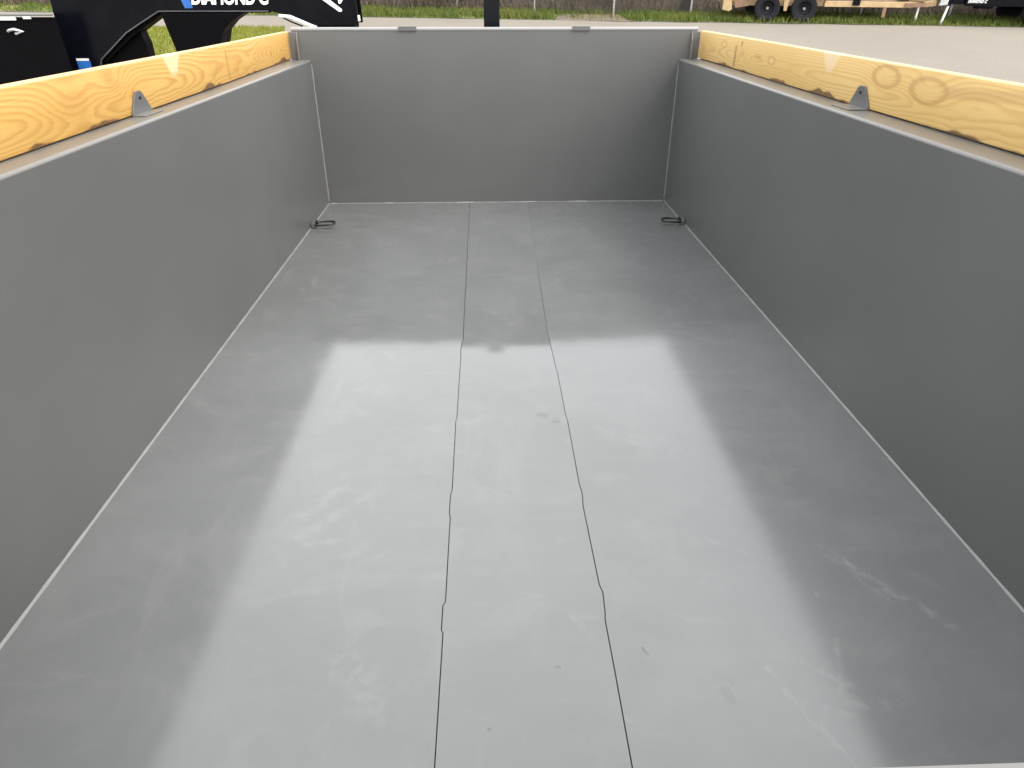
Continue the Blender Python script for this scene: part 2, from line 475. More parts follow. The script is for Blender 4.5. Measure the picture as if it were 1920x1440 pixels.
# ------------------------------------------------------------------ ground
def ground_mat(name, a, b, rough, sc1, sc2, extra=None):
    nt = NT(name)
    n1 = nt.noise(nt.co(), sc1, 4, 0.6)
    n2 = nt.noise(nt.co(), sc2, 4, 0.65)
    c = nt.mix(nt.ramp(n1, 0.3, 0.7), a, b)
    c = nt.mix(nt.ramp(n2, 0.35, 0.7) * 0.5, c, [q * 0.78 for q in a])
    if extra: c = extra(nt, c)
    nt.set(c, rough)
    nt.bump(n2, 0.3, 0.01)
    return nt.m
def lot_extra(nt, c):
    x, y, z = nt.xyz()
    st = nt.noise(nt.vec(x * 0.5 + y * 0.1, y * 3.4, 0.0), 1.0, 6, 0.7)
    c = nt.mix(nt.ramp(st, 0.46, 0.72) * 0.42, c, (0.14, 0.125, 0.105))
    gr = nt.noise(nt.co(), 45, 2, 0.5)
    c = nt.mix(nt.ramp(gr, 0.55, 0.7) * 0.3, c, (0.12, 0.11, 0.095))
    sp = nt.noise(nt.co(), 1.7, 3, 0.5)
    return nt.mix(nt.ramp(sp, 0.68, 0.76) * 0.35, c, (0.11, 0.10, 0.09))
M['lot'] = ground_mat('concrete_lot_surface', (0.172, 0.151, 0.122), (0.20, 0.176, 0.142), 0.85, 0.25, 14, lot_extra)
M['dirt'] = ground_mat('dry_earth', (0.11, 0.10, 0.06), (0.155, 0.125, 0.085), 0.95, 0.4, 6)
M['turf'] = ground_mat('turf_soil', (0.115, 0.13, 0.018), (0.16, 0.16, 0.028), 0.95, 0.8, 9)
M['soil_shade'] = ground_mat('soil_edge_shade', (0.03, 0.026, 0.018), (0.05, 0.042, 0.028), 0.95, 1.5, 12)
M['earth'] = ground_mat('pinkish_bare_earth', (0.10, 0.075, 0.055), (0.16, 0.12, 0.09), 0.95, 2.5, 18)
def sheet(name, pts, z, mat):
    bm = bmesh.new()
    bm.faces.new([bm.verts.new((x, y, z)) for x, y in pts])
    return struct(obj(name, bm, mat))
EDGE = lambda x: 20.78 - 0.166 * (x + 3.6)          # far edge of the concrete
S = 1500
sheet('ground', [(-S, -S), (S, -S), (S, S), (-S, S)], -0.012, M['dirt'])
edge_pts = [(x, EDGE(x) + random.uniform(-.12, .12)) for x in np.arange(60, -60.1, -1.0)]
sheet('concrete_lot', [(-60, -50), (60, -50)] + edge_pts, 0.0, M['lot'])
verge = [(x, EDGE(x) + 0.03 * random.random()) for x in np.arange(-60, 60.1, 2.0)]
sheet('grass_verge_soil', verge + [(x, y + 4.2) for x, y in verge[::-1]], -0.006, M['turf'])
patch = [(-5.75, 17.95), (-4.9, 14.5), (-3.9, 10.0), (-3.1, 6.2), (-3.6, 4.6), (-9, 3.4), (-20, 3.4), (-20, 18.6), (-9.2, 18.0), (-7.2, 18.1)]
sheet('verge_soil_shade', verge + [(x, y + 0.32) for x, y in verge[::-1]], -0.002, M['soil_shade'])  # soil strip coloured dark to carry the shadow line at the lot edge
sheet('bare_earth', [(2.1, EDGE(2.1) + .05), (4.5, EDGE(4.5) + .05), (4.3, EDGE(4.3) + 2.3), (2.4, EDGE(2.4) + 2.2)], 0.002, M['earth'])
sheet('grass_patch_soil', patch, 0.004, M['turf'])

def grass(name, spots, h, mat, w=0.012):
    n = len(spots)
    a = rng.uniform(0, 2 * math.pi, n)
    hh = h * rng.uniform(0.45, 1.25, n)
    lean = rng.normal(0, 0.35, (n, 2)) * hh[:, None]
    ww = w * rng.uniform(0.7, 1.5, n)
    b = np.asarray(spots)
    v = np.zeros((n, 3, 3))
    v[:, 0] = np.c_[b[:, 0] - np.cos(a) * ww, b[:, 1] - np.sin(a) * ww, b[:, 2]]
    v[:, 1] = np.c_[b[:, 0] + np.cos(a) * ww, b[:, 1] + np.sin(a) * ww, b[:, 2]]
    v[:, 2] = np.c_[b[:, 0] + lean[:, 0], b[:, 1] + lean[:, 1], b[:, 2] + hh]
    me = bpy.data.meshes.new(name)
    me.vertices.add(n * 3)
    me.vertices.foreach_set('co', v.reshape(-1))
    me.loops.add(n * 3)
    me.loops.foreach_set('vertex_index', np.arange(n * 3))
    me.polygons.add(n)
    me.polygons.foreach_set('loop_start', np.arange(n) * 3)
    me.update(calc_edges=True)
    return struct(link(name, me, mat), 'stuff')
def blade_mat(name, a, b, c2, s1=1.2):
    nt = NT(name)
    n1 = nt.noise(nt.co(), s1, 3)
    n2 = nt.noise(nt.co(), 25, 2)
    c = nt.mix(nt.ramp(n1, 0.35, 0.65), a, b)
    c = nt.mix(nt.ramp(n2, 0.5, 0.75) * 0.6, c, c2)
    nt.set(c, 0.6, None, 0.2)
    return nt.m
M['blade'] = blade_mat('lawn_blades', (0.145, 0.17, 0.013), (0.18, 0.185, 0.022), (0.22, 0.20, 0.05))
M['verge_blade'] = blade_mat('verge_blades', (0.07, 0.11, 0.018), (0.12, 0.135, 0.025), (0.17, 0.135, 0.065), 0.7)
def inside(p, poly):
    x, y = p
    c = False
    for i in range(len(poly)):
        (x1, y1), (x2, y2) = poly[i - 1], poly[i]
        if (y1 > y) != (y2 > y) and x < (x2 - x1) * (y - y1) / (y2 - y1) + x1: c = not c
    return c
sp = []
while len(sp) < 60000:
    p = (random.uniform(-13, -3), random.uniform(3.5, 18.6))
    if inside(p, patch): sp.append((p[0], p[1], 0.003))
grass('lawn_grass', sp, 0.07, M['blade'], 0.009)
sp = []
while len(sp) < 70000:
    x = random.uniform(-24, 24)
    t = random.random() ** 0.8 * 3.6
    clump = math.sin(x * 1.9) * math.sin(x * 0.71 + 1.3) + math.sin(x * 4.3 + t * 2)
    if 2.2 < x < 4.4 and t < 2.2 and random.random() < 0.93: continue   # bare, earthy stretch
    if random.random() > 0.62 + 0.3 * clump: continue
    if t < 0.3 and random.random() < 0.75: continue
    if x < -8 and random.random() < 0.75: continue
    sp.append((x, EDGE(x) + 0.02 + t, -0.008))
grass('verge_grass', sp, 0.17, M['verge_blade'], 0.014)
M['litter'] = blade_mat('dry_stalks', (0.13, 0.10, 0.075), (0.165, 0.13, 0.10), (0.08, 0.07, 0.058))
sp = [(x, EDGE(x) + 2.6 + random.random() ** 1.3 * 9, -0.012) for x in (random.uniform(-26, 26) for _ in range(52000))]
grass('dry_undergrowth', sp, 0.55, M['litter'], 0.018)

# ------------------------------------------------------------------ THE DUMP TRAILER (built in its own frame: x across, y forwards, z up from the bed floor)
TILT = math.atan(0.06)
tr = thing('dump_trailer', 'grey steel dump trailer whose open bed fills the view, pine boards on its side walls', 'trailer')
tr.location = (0, 0, 0.75 * math.cos(TILT))
tr.rotation_euler = (-TILT, 0, 0)
HW, HR, YB = 1.04, 0.804, -4.095       # half width, side height, inner face of tailgate
# floor: three welded sheets with narrow, slightly stepped open joints
JL = [(0.0, -.1745), (-.07, -.1745), (-1.17, -.168), (-1.78, -.1655), (-1.965, -.164), (-1.975, -.167), (-2.06, -.1705), (-2.09, -.1685), (-2.51, -.1685), (-2.53, -.171), (-2.86, -.1685),
      (-2.875, -.172), (-2.95, -.172), (-2.965, -.169), (-3.238, -.1675), (-3.246, -.1722), (-3.312, -.1722), (-3.318, -.1685), (-3.60, -.1680), (-4.09, -.1675)]
JR = [(0.0, .183), (-.08, .182), (-1.42, .163), (-1.94, .156), (-1.96, .158), (-2.19, .1615), (-2.22, .164), (-2.50, .164), (-2.53, .1665), (-2.85, .1645), (-2.87, .1672), (-2.905, .1665),
      (-2.93, .1635), (-3.20, .1655), (-3.222, .1700), (-3.28, .1662), (-3.295, .1635), (-3.44, .1628), (-3.61, .161), (-4.09, .159)]
def fj(J, y):
    for (y0, x0), (y1, x1) in zip(J, J[1:]):
        if y1 <= y <= y0: return x0 + (x1 - x0) * (y - y0) / (y1 - y0 + 1e-12)
    return J[-1][1]
def plate(lo, hi, zf, mat, gaplo, gaphi, nx):
    ys = sorted(set([q[0] for q in JL + JR] + list(np.arange(-4.09, 0.001, 0.08).round(3)) + [-4.09, 0.0]))
    bm = bmesh.new()
    rows = []
    for y in ys:
        a = lo(y) + gaplo(y)
        b = hi(y) - gaphi(y)
        rows.append([bm.verts.new((a + (b - a) * i / nx, y, zf(a + (b - a) * i / nx, y))) for i in range(nx + 1)])
    top = []
    for r0, r1 in zip(rows, rows[1:]):
        for i in range(nx): top.append(bm.faces.new((r0[i], r0[i + 1], r1[i + 1], r1[i])))
    ex = bmesh.ops.extrude_face_region(bm, geom=top)
    bmesh.ops.translate(bm, vec=(0, 0, -0.0045), verts=[v for v in ex['geom'] if isinstance(v, bmesh.types.BMVert)])
    o = obj('floor_plate', bm, mat, tr, True)
    return o
no = lambda y: 0.0
def g_left(y): return 0.0011 if y < -0.9 else 0.0008
def g_right(y): return 0.0011 if y < -1.95 else (0.0006 if y < -1.25 else 0.00025)
mid = lambda x, y: -0.0021 * math.sin((y + 1.95) * 2 * math.pi / 1.7) * math.exp(-((y + 1.95) / 1.0) ** 2)
plate(lambda y: -HW, lambda y: fj(JL, y), lambda x, y: 0.0007 * math.sin(x * 4 + 1 + y * .8) * math.sin(y * 1.9), M['floor_left'], no, g_left, 8)
plate(lambda y: fj(JL, y), lambda y: fj(JR, y), mid, M['floor_middle'], g_left, g_right, 4)
plate(lambda y: fj(JR, y), lambda y: HW, lambda x, y: 0.0010 * math.sin(x * 5 + y * 1.3), M['floor_right'], g_right, no, 8)
obj('subfloor', box(-HW, HW, YB, 0, -0.06, -0.012), M['gap'], tr)
# side walls with their top rail in one folded section
def side_wall(s):
    w = obj('side_wall', prism([(s * x, z) for x, z in [(HW, -0.02), (HW, HR - .0085), (HW + .0045, HR - .0085), (HW + .0045, -0.02)]], 'y', YB, -0.0005), M['wall'], tr)
    r = 0.0085
    pts = [(HW + r - r * math.cos(t), HR - r + r * math.sin(t)) for t in np.linspace(0, math.pi / 2, 8)]
    pts += [(1.205, HR), (1.212, HR - .007), (1.212, HR - .10), (1.205, HR - .107), (HW + .05, HR - .107), (HW + .0048, HR - .125), (HW + .0048, HR - .0083)]
    obj('top_rail', prism([(s * x, z) for x, z in pts], 'y', YB, -0.0005), M['rail'], w, True)
for s in (-1, 1): side_wall(s)
fw = obj('front_wall', box(-1.125, 1.125, 0.0, 0.006, -0.06, 0.952), M['wall'], tr)
# slim rolled lip along the top of the front wall
obj('front_lip', path_tube([(x, 0.006, 0.956) for x in np.linspace(-1.128, 1.128, 9)], 0.0105, 12), M['lip'], tr, True)
for x in (-0.49, 0.472): obj('tab_plate', box(x - .049, x + .049, -0.010, 0.020, 0.948, 0.9715, 0.002), M['wall'], tr)
for s in (-1, 1):
    g = prism([(0.0, HR + .001), (-.030, HR + .001), (-.022, .90), (-.008, .945), (0.0, .945)], 'x', s * 1.097 - .003, s * 1.097 + .003)
    obj('corner_gusset', g, M['rail'], tr)
    obj('corner_post', box(min(s * 1.10, s * 1.142), max(s * 1.10, s * 1.142), -.0105, -.0005, HR + .001, .944, .002), M['wall'], tr)
    # gusset foot
# weld beads along floor and corners
def bead(a, b, nx, nz, r):
    """thin uneven fillet between two faces whose free directions are nx and nz"""
    a, b = Vector(a), Vector(b)
    nx, nz = Vector(nx), Vector(nz)
    n = max(8, int((b - a).length / 0.018))
    bm = bmesh.new()
    prev = None
    for i in range(n + 1):
        p = a.lerp(b, i / n)
        k = r * (1 + .10 * math.sin(i * .9 + r * 900) + random.uniform(-.05, .05))
        ring = [bm.verts.new(p - (nx + nz) * .001), bm.verts.new(p + nx * k - nz * .001), bm.verts.new(p + (nx + nz) * k * .48), bm.verts.new(p + nz * k - nx * .001)]
        if prev:
            for j in range(4): bm.faces.new((prev[j], prev[(j + 1) % 4], ring[(j + 1) % 4], ring[j]))
        else: bm.faces.new(ring)
        prev = ring
    bm.faces.new(prev[::-1])
    return obj('weld_bead', bm, M['bead'], tr, True)
bead((-HW, YB + .01, 0), (-HW, -.01, 0), (1, 0, 0), (0, 0, 1), .0056)
bead((HW, YB + .01, 0), (HW, -.01, 0), (-1, 0, 0), (0, 0, 1), .0056)
bead((-HW, 0, .012), (-HW, 0, HR - .02), (1, 0, 0), (0, -1, 0), .005)
bead((HW, 0, .012), (HW, 0, HR - .02), (-1, 0, 0), (0, -1, 0), .0055)
bead((-1.03, 0, 0), (1.03, 0, 0), (0, -1, 0), (0, 0, 1), .0028)
for x0, x1 in ((-1.03, -.99), (-.70, -.65), (-.25, -.15), (.14, .24), (.44, .56), (.97, 1.03)):
    bead((x0, -.002, 0), (x1, -.002, 0), (0, -1, 0), (0, 0, 1), .0042)
# tie-down rings at the foot of the side walls
def dring(s):
    t = obj('tie_down_tab', box(min(s * 1.036, s * 1.012), max(s * 1.036, s * 1.012), -.53, -.47, .0005, .030, .003), M['wall'], tr)
    pts = []
    for k in range(28):
        a = k * 2 * math.pi / 28
        u, v = math.cos(a), math.sin(a)
        x = 0.967 + 0.055 * (abs(u) ** .7) * (1 if u > 0 else -1)
        y = -.50 + .038 * (abs(v) ** .7) * (1 if v > 0 else -1)
        pts.append((s * x, y, .020 + (0.967 - x) * 0.06))
    obj('tie_down_ring', path_tube(pts, .0052, 8, True), M['steel'], t, True)
    obj('ring_clip', path_tube([(s * 1.012, -.52, .012), (s * 1.012, -.52, .028), (s * 1.012, -.48, .028), (s * 1.012, -.48, .012)], .007, 8), M['steel'], t, True)
for s in (-1, 1): dring(s)
# pine boards standing on the rails
def board_x(s, y):
    ky, kx = ((-4.1, -2.7, -1.4, -.5, .05), (1.109, 1.113, 1.116, 1.142, 1.152)) if s < 0 else ((-4.1, -2.7, -1.4, -.7, .05), (1.134, 1.137, 1.142, 1.152, 1.156))
    return float(np.interp(y, ky, kx))
def board(s, mat):
    bm = bmesh.new()
    rows = []
    n = 44
    y0, y1 = YB + .02, .045
    def sec(y):
        lo = HR + .0022 + .0009 * math.sin(y * 2.1 + s) + .0005 * math.sin(y * 7.3)
        hi = .9445 + .0012 * math.sin(y * 1.3 + 2 * s)
        xo = board_x(s, y)
        e = .004
        return [(xo, lo + e), (xo, hi - e), (xo + e * .3, hi - e * .3), (xo + e, hi), (xo + .038 - e, hi), (xo + .038, hi - e), (xo + .038, lo + e), (xo + .038 - e, lo), (xo + e, lo), (xo + e * .3, lo + e * .3)]
    for i in range(n + 1):
        y = y0 + (y1 - y0) * i / n
        rows.append([bm.verts.new((s * x, y, z)) for x, z in sec(y)])
    m = len(rows[0])
    for a, b in zip(rows, rows[1:]):
        for k in range(m): bm.faces.new((a[k], a[(k + 1) % m], b[(k + 1) % m], b[k]))
    bm.faces.new(rows[0])
    bm.faces.new(rows[-1][::-1])
    bo = obj('pine_board', bm, mat, tr, True)
    return bo
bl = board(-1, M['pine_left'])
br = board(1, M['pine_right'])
bl['label'] = 'left pine board with looping grain'
br['label'] = 'right pine board with oval knots'
# triangular brackets that hold the boards, each bent from a plate whose foot lies on the rail
for s in (-1, 1):
    ya, yb, yt = (-2.078, -1.945, -1.992) if s < 0 else (-2.018, -1.890, -1.932)
    x1 = board_x(s, -1.96) - .0015
    x0 = x1 - .005
    q = [(ya, HR + .0005), (yb, HR + .0005), (yb - .004, HR + .012), (yt + .004, .862), (yt - .006, .869), (yt - .036, .869), (yt - .046, .862), (ya + .002, HR + .012)]
    b = obj('board_bracket', prism(q, 'x', min(s * x0, s * x1), max(s * x0, s * x1), .0008), M['wall'], tr)
    obj('bolt', tube((s * (x0 - .0002), yt - .02, .850), (s * (x0 - .003), yt - .02, .850), .0045, 8), M['steel'], b)
    obj('bracket_foot', box(min(s * 1.074, s * (x0 - .0005)), max(s * 1.074, s * (x0 - .0005)), ya, yb - .004, HR + .0005, HR + .0045, .001), M['rail'], b)
# tailgate (only its top edge is in view), with ribs outside
obj('tailgate', box(-1.19, 1.19, YB - .006, YB - .0005, -.05, HR - .04), M['wall'], tr)
obj('tailgate_rail', box(-1.19, 1.19, YB - .056, YB - .0005, HR - .039, HR - .0005, .006), M['rail'], tr, True)
for x in (-1.1, -.4, .4, 1.1): obj('tailgate_rib', box(x - .04, x + .04, YB - .056, YB - .0065, -.05, HR - .04), M['wall'], tr)
# outside of the walls: stake ribs, chassis, axles, wheels, tongue, jack
for s in (-1, 1):
    for y in np.arange(-3.9, 0, .62): obj('wall_rib', box(min(s * 1.0455, s * 1.13), max(s * 1.0455, s * 1.13), y - .04, y + .04, -.02, HR - .13), M['wall'], tr)
    obj('frame_beam', box(s * .5 - .05, s * .5 + .05, YB + .1, .25, -.32, -.14), M['black'], tr)
    obj('floor_sill', box(min(s * .95, s * 1.04), max(s * .95, s * 1.04), YB, 0, -.139, -.061), M['wall'], tr)
    obj('fender', prism([(-3.15, -.22), (-2.95, -.06), (-1.25, -.06), (-1.05, -.22), (-1.08, -.24), (-1.27, -.085), (-2.93, -.085), (-3.12, -.24)], 'x', min(s * 1.05, s * 1.31), max(s * 1.05, s * 1.31)), M['black'], tr)
    obj('tongue_beam', prism([(s * .55, .10), (s * .45, .10), (s * .03, 1.75), (s * .11, 1.75)] if s > 0 else [(-.45, .10), (-.55, .10), (-.11, 1.75), (-.03, 1.75)], 'z', -.32, -.16), M['black'], tr)
for y in np.arange(-3.9, .1, .5): obj('cross_beam', box(-.95, .95, y - .03, y + .03, -.139, -.061), M['black'], tr)
for y in (-2.62, -1.62):
    obj('axle', tube((-1.1, y, -.53), (1.1, y, -.53), .04), M['black'], tr)
    for s in (-1, 1):
        gz = -.75 + .06 * y
        wheel(tr, s * 1.18, y, gz + .385, .385, .24, 1 if s < 0 else -1)
obj('coupler', box(-.075, .075, 1.7, 2.0, -.36, -.2, .02), M['black'], tr)
jk = obj('jack_post', box(-.068, .027, .405, .50, -.36, 1.19, .004), M['black'], tr)
obj('jack_cap', box(-.073, .032, .40, .505, 1.191, 1.212, .005), M['black'], jk)
obj('jack_leg', box(-.055, .014, .418, .487, -.722, -.361), M['black'], jk)
obj('jack_foot', box(-.12, .08, .35, .555, -.728, -.7225), M['black'], jk)
obj('jack_bracket', box(-.30, .30, .501, .56, -.30, -.16), M['black'], jk)

# ------------------------------------------------------------------ neighbouring black gooseneck trailer
gn = thing('gooseneck_trailer', 'black gooseneck trailer with white lettering on its neck, parked left beyond the bed', 'trailer', (0, 5.0, 0))
obj('neck_plate', prism([(-5.10, .35), (-5.03, 1.62), (-4.6, 1.80), (-2.2, 1.80), (-1.56, 1.66), (-1.55, 1.262), (-2.07, 1.262), (-2.40, 1.372), (-2.573, 1.415), (-3.83, 1.415),
                         (-4.10, 1.278), (-4.262, 1.193), (-4.642, .908), (-4.74, .35)], 'y', -.02, .02), M['black'], gn)
obj('neck_flange', path_tube([(-4.745, -.045, .60), (-4.642, -.045, .902), (-4.262, -.045, 1.187), (-4.10, -.045, 1.272), (-3.83, -.045, 1.409), (-2.573, -.045, 1.409)], .0085, 6), M['edge'], gn, True)
obj('neck_underside', prism([(-4.70, .40), (-4.63, .90), (-4.25, 1.18), (-3.82, 1.405), (-2.58, 1.405), (-2.58, 1.39), (-3.80, 1.39), (-4.22, 1.15), (-4.60, .88), (-4.67, .40)], 'y', .021, .30), M['black_dull'], gn)
obj('neck_plate', prism([(-5.10, .35), (-5.03, 1.62), (-4.6, 1.80), (-2.2, 1.80), (-1.56, 1.66), (-1.55, 1.262), (-2.07, 1.262), (-2.573, 1.415), (-3.83, 1.415),
                         (-4.10, 1.278), (-4.642, .908), (-4.74, .35)], 'y', .301, .33), M['black'], gn)
obj('riser_leg', prism([(-4.65, .03), (-4.65, .95), (-4.27, 1.16), (-4.17, 1.22), (-4.13, 1.05), (-4.14, .03)], 'y', .10, .28), M['black_dull'], gn)
obj('coupler_box', box(-2.05, -1.60, .021, .30, .62, 1.60), M['black_dull'], gn)
obj('toolbox', prism([(-3.79, 1.388), (-3.70, .93), (-3.23, .93), (-3.13, 1.20), (-3.02, 1.30), (-2.86, 1.388)], 'y', -.10, .28, .006), M['black_dull'], gn)
for x in (-3.62, -3.36):
    obj('landing_leg', box(x - .05, x + .05, .05, .15, .012, .929), M['black_dull'], gn)
    obj('landing_foot', box(x - .12, x + .12, -.02, .22, .0005, .0115), M['black_dull'], gn)
obj('deck', box(-13.2, -5.11, -.30, 1.75, .95, 1.10, .01), M['black_dull'], gn)
obj('deck_edge', box(-13.2, -4.87, -.34, -.3005, .55, 1.374, .006), M['black_dull'], gn)
for x0, x1, z0, z1 in ((-5.62, -5.295, 1.345, 1.380), (-5.21, -5.125, 1.358, 1.390)): obj('white_strip', box(x0, x1, -.365, -.341, z0, z1, .004), M['white'], gn)
obj('deck_lip', box(-5.6, -4.88, -.372, -.341, 1.392, 1.405, .003), M['edge'], gn)
obj('chrome_latch', path_tube([(-5.43, -.345, 1.235), (-5.39, -.37, 1.25), (-5.33, -.37, 1.258), (-5.27, -.345, 1.235), (-5.35, -.36, 1.212)], .016, 8), M['zinc'], gn, True)
for x in (-11.2, -10.2):
    for yy, fl in ((-.05, 1), (1.5, -1)): wheel(gn, x, yy, .385, .385, .24, fl)
    obj('axle', tube((x, 0, .385), (x, 1.45, .385), .04), M['black'], gn)
obj('chassis_beam', box(-12.5, -5.11, .35, 1.1, .62, .949), M['black_dull'], gn)
obj('blue_decal', box(-4.945, -4.79, -.0245, -.0205, .785, .885), M['blue'], gn)
obj('white_decal', box(-4.945, -4.80, -.0245, -.0205, .886, .912), M['white'], gn)
# lettering: flat print standing a hair proud of the plate
def lettering(body, x0, x1, z0, hgt, y, parent, mat, shear=0.22, flip=False):
    cu_ = bpy.data.curves.new('lettering', 'FONT')
    cu_.body = body
    cu_.size = 1.0
    cu_.shear = shear
    cu_.offset = 0.04
    cu_.extrude = 0.0
    t = bpy.data.objects.new('lettering_source', cu_)
    COL.objects.link(t)
    bpy.context.view_layer.update()
    me = bpy.data.meshes.new_from_object(t.evaluated_get(bpy.context.evaluated_depsgraph_get()))
    bpy.data.objects.remove(t)
    c = np.zeros(len(me.vertices) * 3)
    me.vertices.foreach_get('co', c)
    c = c.reshape(-1, 3)
    lo, hi = c.min(0), c.max(0)
    n = np.zeros_like(c)
    n[:, 0] = x0 + (c[:, 0] - lo[0]) / (hi[0] - lo[0]) * (x1 - x0)
    n[:, 1] = y
    n[:, 2] = z0 + (c[:, 1] - lo[1]) / (hi[1] - lo[1]) * hgt
    me.vertices.foreach_set('co', n.reshape(-1))
    me.update()
    me.materials.clear()
    return link('lettering', me, mat, parent)
lettering('DIAMOND C', -3.445, -2.545, 1.474, .15, -.0225, gn, M['white'])
obj('emblem', prism([(-3.53, 1.44), (-3.44, 1.44), (-3.455, 1.53), (-3.44, 1.64), (-3.50, 1.66), (-3.56, 1.54)], 'y', -.0235, -.0205), M['blue'], gn)
# pale straps and bars on the nose
obj('white_strap', prism([(-1.945, 1.53), (-1.86, 1.53), (-1.725, 1.428), (-1.73, 1.405), (-1.765, 1.405)], 'y', -.026, -.0205), M['white'], gn)
obj('white_strap', prism([(-1.76, 1.53), (-1.70, 1.53), (-1.73, 1.488), (-1.755, 1.485)], 'y', -.026, -.0205), M['white'], gn)
obj('pale_bar', path_tube([(-2.455, -.06, 1.364), (-2.33, -.06, 1.354), (-2.04, -.06, 1.235)], .019, 8), M['white'], gn, True)
obj('dark_chain', path_tube([(-2.42, -.05, 1.345), (-2.32, -.055, 1.30), (-2.20, -.055, 1.255)], .009, 6), M['black_dull'], gn, True)
obj('reflector', box(-1.552, -1.530, -.02, .01, 1.305, 1.365), M['white'], gn)

# ------------------------------------------------------------------ trailers parked by the verge
RZ = -math.atan(0.166)
tt = thing('equipment_trailer', 'tan flatbed trailer with two black tandem wheels parked at the grass verge', 'trailer', (8.55, 19.36, 0), RZ)
WR = .37
for u in (0.0, 1.08):
    for v, fl in ((0.0, 1), (1.85, -1)): wheel(tt, u, v + .0, WR, WR, .24, fl)
    obj('axle', tube((u, .1, WR), (u, 1.75, WR), .04), M['tan_dark'], tt)
obj('frame_beam', box(1.66, 4.15, -.02, .08, .425, .575, .006), M['tan'], tt)
obj('frame_beam', box(-1.28, 1.655, .16, .26, .425, .575, .006), M['tan'], tt)
obj('frame_beam', box(-1.28, 4.15, 1.55, 1.65, .425, .575, .006), M['tan'], tt)
obj('tongue_beam', box(4.152, 5.12, .75, .88, .43, .57, .006), M['tan'], tt)
obj('tongue_beam', prism([(4.152, -.02), (4.152, .10), (5.0, .74), (5.0, .62)], 'z', .43, .57), M['tan'], tt)
obj('tail_bracket', prism([(-1.32, .80), (-1.12, .80), (-1.08, .52), (-1.04, .33), (-1.12, .27), (-1.32, .31)], 'y', -.02, .14, .006), M['tan'], tt)
obj('tail_bracket', prism([(-1.0, .55), (-.55, .60), (-.55, .42), (-.95, .36)], 'y', .0, .10, .006), M['tan_dark'], tt)
obj('side_panel', prism([(-1.1, .80), (-.52, .80), (-.55, .62), (-1.08, .62)], 'y', -.01, .08, .006), M['tan'], tt)
for s0 in (0.0, 1.8):
    obj('fender', prism([(-.62, .62), (-.40, .84), (1.48, .84), (1.70, .62), (1.67, .60), (1.46, .81), (-.38, .81), (-.59, .60)], 'y', s0 - .16, s0 + .16), M['tan'], tt)
pl = None
for k in range(9):
    y0 = .20 + k * .158
    if pl is None: pl = obj('deck_plank', box(-1.28, 4.1, y0, y0 + .15, .580, .62), M['plank'], tt)
    else:
        c = pl.copy(); COL.objects.link(c); c.parent = tt; c.location = (0, k * .158, 0)
obj('suspension_hanger', prism([(.46, .60), (.62, .60), (.58, .30), (.50, .30)], 'y', -.02, .06), M['tan'], tt)
obj('stake_pocket', box(2.45, 2.66, -.06, -.021, .47, .76), M['black'], tt)
obj('tongue_box', box(3.75, 4.66, .05, .55, .615, .95, .02), M['black'], tt)
obj('chain_plate', box(3.95, 4.55, -.045, -.0205, .45, .55), M['tan_dark'], tt)
obj('jack_leg', tube((4.45, .25, .0), (4.45, .25, .43), .032, 10), M['white'], tt, True)
obj('marker_flag', box(3.36, 3.46, -.03, -.0215, .16, .424), M['tan_dark'], tt)

bt = thing('utility_trailer', 'black trailer with pale jack leg and white lettering, rightmost beside the verge', 'trailer', (13.55, 18.42, 0), RZ)
obj('jack_leg', tube((-.02, 0, .0), (.05, 0, .50), .034, 10), M['white'], bt, True)
obj('jack_housing', box(.0, .10, -.05, .05, .50, .95, .006), M['black'], bt)
obj('coupler', prism([(-.22, .50), (-.20, .64), (.0, .70), (.0, .52)], 'y', -.05, .06, .006), M['zinc'], bt)
obj('tongue_beam', box(.101, 1.0, -.06, .06, .54, .72, .006), M['black'], bt)
obj('frame_beam', box(.45, 6.2, -.15, -.061, .50, .74, .006), M['black'], bt)
obj('frame_beam', box(1.001, 6.2, 1.6, 1.7, .50, .74, .006), M['black'], bt)
obj('bed_panel', box(1.2, 6.2, -.14, 1.69, .745, 1.15, .01), M['black'], bt)
obj('pump_box', box(.35, .95, -.14, .5, .745, 1.05, .01), M['black'], bt)
obj('step_plate', prism([(.75, .499), (1.25, .499), (1.2, .44), (.8, .44)], 'y', -.14, .1), M['black_dull'], bt)
lettering('DIAMOND C', .50, 1.02, .585, .085, -.1530, bt, M['white'])
for u in (2.46, 3.36):
    for v, fl in ((-.02, 1), (1.6, -1)): wheel(bt, u, v - .12, .37, .37, .24, fl)
    obj('axle', tube((u, -.1, .37), (u, 1.4, .37), .04), M['black'], bt)

# ------------------------------------------------------------------ fence
FP = [(-3.28 - 2.78 * k, 24.0 + .80 * k) for k in range(9, 0, -1)] + [(-3.28, 24.0), (-1.0, 23.1), (1.64, 22.35), (4.25, 21.75), (6.72, 21.25), (9.4, 20.95), (12.1, 20.6), (14.8, 20.2), (17.5, 19.8), (20.2, 19.4), (22.9, 19.0)]
